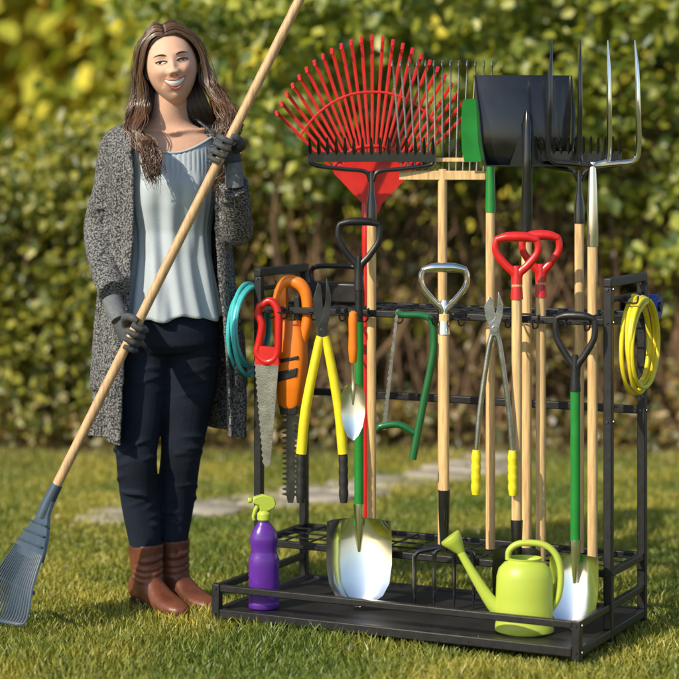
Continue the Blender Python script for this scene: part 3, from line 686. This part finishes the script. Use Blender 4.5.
m.make('hair',['hair'],hd,ang=180)
# rake held by woman
rk=empty('blue_leaf_rake')
m=MB(); P0=PA; P1=PA+PD*(1.66)
m.tube([P0-PD*.04]+[lin(P0,P1,i/8) for i in range(9)],.0138,16); m.make('wooden_handle',['wood2'],rk)
AX=V(-.38,.0,-.925).normalized(); WX=V(.5,-.866,0); NX=AX.cross(WX).normalized()
m=MB(); nk=PA+V(-.0,0,0)
m.tube([nk+PD*.05,nk,nk+AX*.05],[.016,.018,.021],14)
rows=[(.0,.020),(.04,.028),(.09,.07),(.14,.098),(.17,.105)]
m.loft([[nk+AX*l+WX*(w*k)+NX*(.006*(1-abs(k))) for k in(-1,-.5,0,.5,1)]+[nk+AX*l+WX*(w*k)-NX*(.010) for k in(1,.5,0,-.5,-1)] for l,w in rows])
for k in range(19):
    t=lin(-1,1,k/18); L=.372-.02*abs(t)
    p0=nk+AX*.15+WX*(t*.10); p1=nk+AX*(L-.02)+WX*(t*.165); 
    p2=p1+V(-.03,.0,-.012); 
    pts=cr([p0,lin(p0,p1,.5)+NX*.006,p1,p2],5)
    pts=[V(p.x,p.y,max(.006,p.z)) for p in pts]
    m.tube(pts,[.0048,.0044,.0040,.0035],6,flat=.7)
m.tube([nk+AX*.255+WX*(t*.138) for t in np.linspace(-1,1,12)],.006,8)
for l in(.07,.10,.13):
    m.tube([nk+AX*l+WX*(t*(.03+l*.45))+NX*.007 for t in np.linspace(-1,1,8)],.003,6)
m.make('rake_head',['bluegrey'],rk,ang=50)
# ---------------------------------------------------------------- setting
def npmesh(name,verts,faces_tri,material,parent=None):
    me=bpy.data.meshes.new(name); nv=len(verts); nf=len(faces_tri); me.vertices.add(nv); me.vertices.foreach_set('co',verts.astype(np.float32).ravel())
    me.loops.add(nf*3); me.loops.foreach_set('vertex_index',faces_tri.astype(np.int32).ravel())
    me.polygons.add(nf); me.polygons.foreach_set('loop_start',np.arange(0,nf*3,3,dtype=np.int32)); me.polygons.foreach_set('loop_total',np.full(nf,3,dtype=np.int32))
    me.update(); me.validate(); me.materials.append(material); o=bpy.data.objects.new(name,me); sc.collection.objects.link(o)
    if parent: o.parent=parent
    return o
def leaves(name,pos,size,material,parent=None,bias=(-.45,-.8,.75),wr=.34):
    N=len(pos); n=RNG.normal(size=(N,3))*.75+np.array(bias); n/=np.linalg.norm(n,axis=1,keepdims=True)
    r=RNG.normal(size=(N,3))+np.array([0,0,-.7]); t=np.cross(n,np.cross(r,n)); t/=np.linalg.norm(t,axis=1,keepdims=True); b_=np.cross(n,t)
    s=(size*RNG.uniform(.6,1.25,N))[:,None]
    v=np.stack([pos-t*s*.5,pos-b_*s*wr-t*s*.12+n*s*.10,pos-b_*s*wr*.62+t*s*.22+n*s*.05,pos+t*s*.5-n*s*.06,pos+b_*s*wr*.62+t*s*.22+n*s*.05,pos+b_*s*wr-t*s*.12+n*s*.10],1).reshape(-1,3)
    base=np.arange(N)[:,None,None]*6; f=np.array([[0,1,2],[0,2,3],[0,3,4],[0,4,5]])[None]+base
    return npmesh(name,v,f.reshape(-1,3),material,parent)
def clumps(x0,x1,y0,y1,z0,z1,nc,per,r,zf=None):
    c=np.stack([RNG.uniform(x0,x1,nc),RNG.uniform(y0,y1,nc),RNG.uniform(z0,z1,nc)],1)
    if zf is not None: c=c[zf(c)]
    rr=r*RNG.uniform(.5,1.4,len(c)); p=np.repeat(c,per,0)+RNG.normal(size=(len(c)*per,3))*np.repeat(rr,per)[:,None]*np.array([1,.8,.8])
    return p[p[:,2]>.02]
LG=leafmat('hedge_leaf',[(.06,.11,.012),(.14,.21,.02),(.26,.30,.03),(.46,.44,.05)],.4)
LV=leafmat('vine_leaf',[(.06,.085,.015),(.14,.17,.025),(.26,.26,.04),(.34,.24,.06)],.4)
LT=leafmat('tree_leaf',[(.05,.12,.012),(.12,.23,.022),(.23,.34,.03),(.48,.50,.06)],.45)
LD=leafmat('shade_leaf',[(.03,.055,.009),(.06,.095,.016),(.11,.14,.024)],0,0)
LY=leafmat('glow_tinted_leaf',[(.62,.52,.08),(.86,.68,.12),(.92,.70,.14)],.35,0)  # golden backlight glow is put into the leaf colour
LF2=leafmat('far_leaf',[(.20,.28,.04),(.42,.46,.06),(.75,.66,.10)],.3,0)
hg=empty('green_hedge')
def hz(c): return c[:,2]<1.38+.14*np.sin(c[:,0]*5)+.06*np.sin(c[:,0]*13)+.10*(c[:,0]>-1.0)
leaves('hedge_leaves',clumps(-3.2,-.40,9.75,10.5,.02,1.75,520,56,.10,hz),.055,LG,hg)
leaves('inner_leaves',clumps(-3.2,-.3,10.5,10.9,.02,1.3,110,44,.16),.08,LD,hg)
m=MB(); rs=random.Random(9)
for i in range(60):
    x=rs.uniform(-3.2,-.4); y=rs.uniform(9.95,10.6); h=rs.uniform(.9,1.4)
    m.tube(cr([(x,y,0),(x+rs.uniform(-.08,.08),y,h*.4),(x+rs.uniform(-.15,.15),y-.05,h*.7),(x+rs.uniform(-.2,.2),y,h)],3),[.010,.007,.003],5)
m.make('stems',['twig'],hg)
vf=empty('vine_covered_fence'); m=MB()
for i in range(6): 
    x=-1.0+i*1.0; m.tube([(x,10.25,0),(x,10.25,1.75)],.03,10)
for z in(.3,.75,1.2,1.65): m.tube([(-1.0,10.25,z),(4,10.25,z)],.006,6)
m.make('posts_and_wires',['bark'],vf)
m=MB()
for i in range(300):
    x=rs.uniform(-.9,3.4); y=rs.uniform(9.8,10.4); h=rs.uniform(.8,1.9); p=[V(x,y,0)]; 
    for k in range(5): p.append(p[-1]+V(rs.gauss(0,.07),rs.gauss(0,.03),h/5))
    r=rs.uniform(.004,.013); m.tube(cr(p,3),[r,r*.8,r*.4],5)
    if rs.random()<.6:
        q=p[rs.randint(1,4)]; m.tube(cr([q,q+V(rs.gauss(0,.15),-.03,.12),q+V(rs.gauss(0,.3),-.06,.2)],3),[r*.5,r*.2],4)
m.make('vine_stems',['twig'],vf)
leaves('vine_leaves',clumps(-.7,3.4,9.8,10.4,.05,1.6,200,32,.10),.055,LV,vf)
leaves('ground_ivy',clumps(-3.2,3.4,9.6,10.2,.02,.14,220,24,.10),.05,LV,vf)
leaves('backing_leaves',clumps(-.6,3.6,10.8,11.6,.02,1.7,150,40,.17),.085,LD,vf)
tr=empty('overhanging_tree'); m=MB()
B0=V(1.05,11.0,0)
m.tube(cr([B0,B0+V(.03,0,.8),B0+V(-.05,-.05,1.7),B0+V(0,-.1,2.8),B0+V(.1,0,4)],6),[.13,.10,.09,.075,.05],14)
for i in range(26):
    z=rs.uniform(1.5,3.2); a=rs.uniform(-2.9,-.2); L=rs.uniform(.9,2.0); p0=B0+V(-.03,-.08,z)
    e_=p0+V(math.cos(a)*L,math.sin(a)*L*.6,rs.uniform(-.5,.4)); mid=lin(p0,e_,.5)+V(0,0,.22)
    P=cr([p0,mid,e_],7); m.tube(P,[.03,.018,.006],7)
    for k in range(5):
        q=P[rs.randint(4,len(P)-1)]; m.tube(cr([q,q+V(rs.gauss(0,.15),rs.gauss(0,.1),-.05),q+V(rs.gauss(0,.25),rs.gauss(0,.12),-.25)],3),[.007,.003],5)
m.make('trunk_and_limbs',['bark'],tr)
def zf(c):
    x=c[:,0]; low=np.interp(x,[-1.1,-.8,-.3,.3,.9,1.4,2.0,4],[2.4,1.75,1.35,1.35,1.25,.95,.8,.8])+.12*np.sin(x*7)+.1*np.sin(x*17)
    return (c[:,2]>low)&(np.sin(x*4.1+c[:,2]*3)*np.sin(c[:,2]*6.3-x*2)>-.72)
leaves('crown_leaves',clumps(-.85,3.4,9.2,10.6,.8,2.5,560,44,.10,zf),.080,LT,tr)
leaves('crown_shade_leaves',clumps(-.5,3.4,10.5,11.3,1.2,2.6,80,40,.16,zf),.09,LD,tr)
dt=empty('distant_trees')
leaves('glow_tinted_foliage',clumps(-7,-.3,19,21,.8,5.0,440,38,.4),.28,LY,dt,bias=(-1.4,-1.5,1.2))  # far trees coloured as if backlit by low golden sun
leaves('far_foliage',clumps(-4,8,15.5,18,.0,4,520,36,.38),.24,LF2,dt,bias=(-1.0,-1.1,.9))
m=MB()
for i in range(14):
    x=rs.uniform(-7,9); y=rs.uniform(20,23); m.tube(cr([(x,y,0),(x+.1,y,2.5),(x-.1,y,5.5)],4),[.2,.15,.06],9)
m.make('trunks',['bark'],dt)
# ground
gm=bpy.data.materials.new('lawn_soil'); gm.use_nodes=True; nt=gm.node_tree; N=nt.nodes; L=nt.links; b=N['Principled BSDF']; b.inputs['Roughness'].default_value=.95; b.inputs['Specular IOR Level'].default_value=.1
tc=N.new('ShaderNodeTexCoord'); n1=N.new('ShaderNodeTexNoise'); n1.inputs['Scale'].default_value=14; n1.inputs['Detail'].default_value=8; L.new(tc.outputs['Object'],n1.inputs[0])
r1=N.new('ShaderNodeValToRGB'); L.new(n1.outputs['Fac'],r1.inputs[0]); r1.color_ramp.elements[0].color=(.05,.065,.016,1); r1.color_ramp.elements[1].color=(.17,.19,.045,1)
r2=N.new('ShaderNodeValToRGB'); L.new(n1.outputs['Fac'],r2.inputs[0]); r2.color_ramp.elements[0].color=(.07,.05,.028,1); r2.color_ramp.elements[1].color=(.22,.155,.085,1)
sx=N.new('ShaderNodeSeparateXYZ'); L.new(tc.outputs['Object'],sx.inputs[0]); mr=N.new('ShaderNodeMapRange'); mr.inputs[1].default_value=8.8; mr.inputs[2].default_value=9.6; L.new(sx.outputs['Y'],mr.inputs[0])
mx=N.new('ShaderNodeMixRGB'); L.new(mr.outputs[0],mx.inputs[0]); L.new(r1.outputs[0],mx.inputs[1]); L.new(r2.outputs[0],mx.inputs[2]); L.new(mx.outputs[0],b.inputs['Base Color'])
bp=N.new('ShaderNodeBump'); bp.inputs['Strength'].default_value=.8; bp.inputs['Distance'].default_value=.02; L.new(n1.outputs['Fac'],bp.inputs['Height']); L.new(bp.outputs[0],b.inputs['Normal'])
m=MB(); m.add([(-300,-300,0),(300,-300,0),(300,300,0),(-300,300,0)],[(0,1,2,3)]); m.make('ground',[gm],None,smooth=False)
pth=empty('stone_path'); m=MB()
ctr=[(-.78,7.92),(-.5,8.08),(-.1,8.38),(.2,8.65),(.45,8.92),(.7,9.25)]
P=cr([(a,b_,0) for a,b_ in ctr],2)
for i,p in enumerate(P):
    for k in(-1,1):
        c=p+V(rs.gauss(0,.03),k*.10+rs.gauss(0,.02),0); rad=rs.uniform(.10,.14); n=9
        ring=[c+V(math.cos(a)*rad*1.15*rs.uniform(.8,1.1),math.sin(a)*rad*.85*rs.uniform(.8,1.1),0) for a in [2*math.pi*q/n for q in range(n)]]
        h=rs.uniform(.018,.026); m.loft([ring,[q+V(0,0,h-.006) for q in ring],[lin(q,c,.06)+V(0,0,h) for q in ring]])
m.make('flagstones',['stone'],pth,ang=50)
GR=leafmat('grass_blade',[(.11,.17,.02),(.21,.28,.03),(.34,.39,.05),(.55,.52,.13)],.35,.03,dapple=True)
def grass():
    N=330000; y=5.0+ (RNG.random(N)**1.25)*4.9; x=RNG.uniform(-1,1,N)*(.22*y+.75)
    den=np.sin(x*5+np.sin(y*4))*np.sin(y*6+x*2)
    pat=.5+.5*np.sin(x*2.3+1.3*np.sin(y*1.9))*np.cos(y*2.7+x)
    h=RNG.uniform(.014,.036,N)*(1+.45*den)*(.75+.5*pat)
    keep=np.ones(N,bool)
    keep&=~((y>8.8)&(RNG.random(N)<(y-8.8)/1.0))
    px=np.array([p.x for p in P]);py=np.array([p.y for p in P]); d=np.abs(y-np.interp(x,px,py)); keep&=~((d<.15)&(x>px[0]-.1)&(x<px[-1])&(RNG.random(N)<.75)); 
    s_=(x+.347)*.8973-(y-6.105)*.4415; t_=(x+.347)*.4415+(y-6.105)*.8973
    ins=(s_>0)&(s_<1.08)&(t_>0)&(t_<.54); h[ins]*=.6
    x=x[keep];y=y[keep];h=h[keep]; N=len(x); w=RNG.uniform(.0014,.0026,N)*(.6+y/12)
    a=RNG.uniform(0,2*np.pi,N); dx=np.cos(a);dy=np.sin(a); la=RNG.uniform(0,2*np.pi,N); lean=h*RNG.uniform(.1,.9,N); lx=np.cos(la)*lean; ly=np.sin(la)*lean
    z0=np.zeros(N)
    v=np.stack([np.stack([x-dx*w,y-dy*w,z0],1),np.stack([x+dx*w,y+dy*w,z0],1),np.stack([x+dx*w*.8+lx*.35,y+dy*w*.8+ly*.35,h*.6],1),np.stack([x-dx*w*.8+lx*.35,y-dy*w*.8+ly*.35,h*.6],1),np.stack([x+lx,y+ly,h],1)],1).reshape(-1,3)
    f=(np.array([[0,1,2],[0,2,3],[3,2,4]])[None]+np.arange(N)[:,None,None]*5).reshape(-1,3)
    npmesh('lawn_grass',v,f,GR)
grass()
lp=np.stack([RNG.uniform(-2,2.4,240),RNG.uniform(5.2,9.8,240),RNG.uniform(.018,.03,240)],1); leaves('fallen_leaves',lp,.028,LV,None,bias=(0,0,2))
# ---------------------------------------------------------------- light and camera
sd=V(-.68,-.66,.68).normalized(); el=math.asin(sd.z)
w=bpy.data.worlds.new('World'); sc.world=w; w.use_nodes=True; nt=w.node_tree; bg=nt.nodes['Background']; sk=nt.nodes.new('ShaderNodeTexSky'); sk.sky_type='NISHITA'; sk.sun_disc=False
sk.sun_elevation=el; sk.sun_rotation=math.atan2(sd.x,sd.y); nt.links.new(sk.outputs[0],bg.inputs[0]); bg.inputs[1].default_value=.15
sl=bpy.data.lights.new('sun','SUN'); sl.energy=4.8; sl.angle=math.radians(.6); sl.color=(1,.88,.67); so=bpy.data.objects.new('sun',sl); sc.collection.objects.link(so); so.rotation_euler=sd.to_track_quat('Z','Y').to_euler()
cd=bpy.data.cameras.new('camera'); co=bpy.data.objects.new('camera',cd); sc.collection.objects.link(co); co.location=(0,0,1.37); co.rotation_euler=(math.pi/2,0,0)
cd.sensor_width=36; cd.lens=114; cd.shift_y=-.285; cd.clip_end=1000; cd.clip_start=.1
cd.dof.use_dof=True; cd.dof.focus_distance=6.05; cd.dof.aperture_fstop=2.0
sc.camera=co
sc.view_settings.view_transform='Standard'; sc.view_settings.look='None'; sc.view_settings.exposure=0
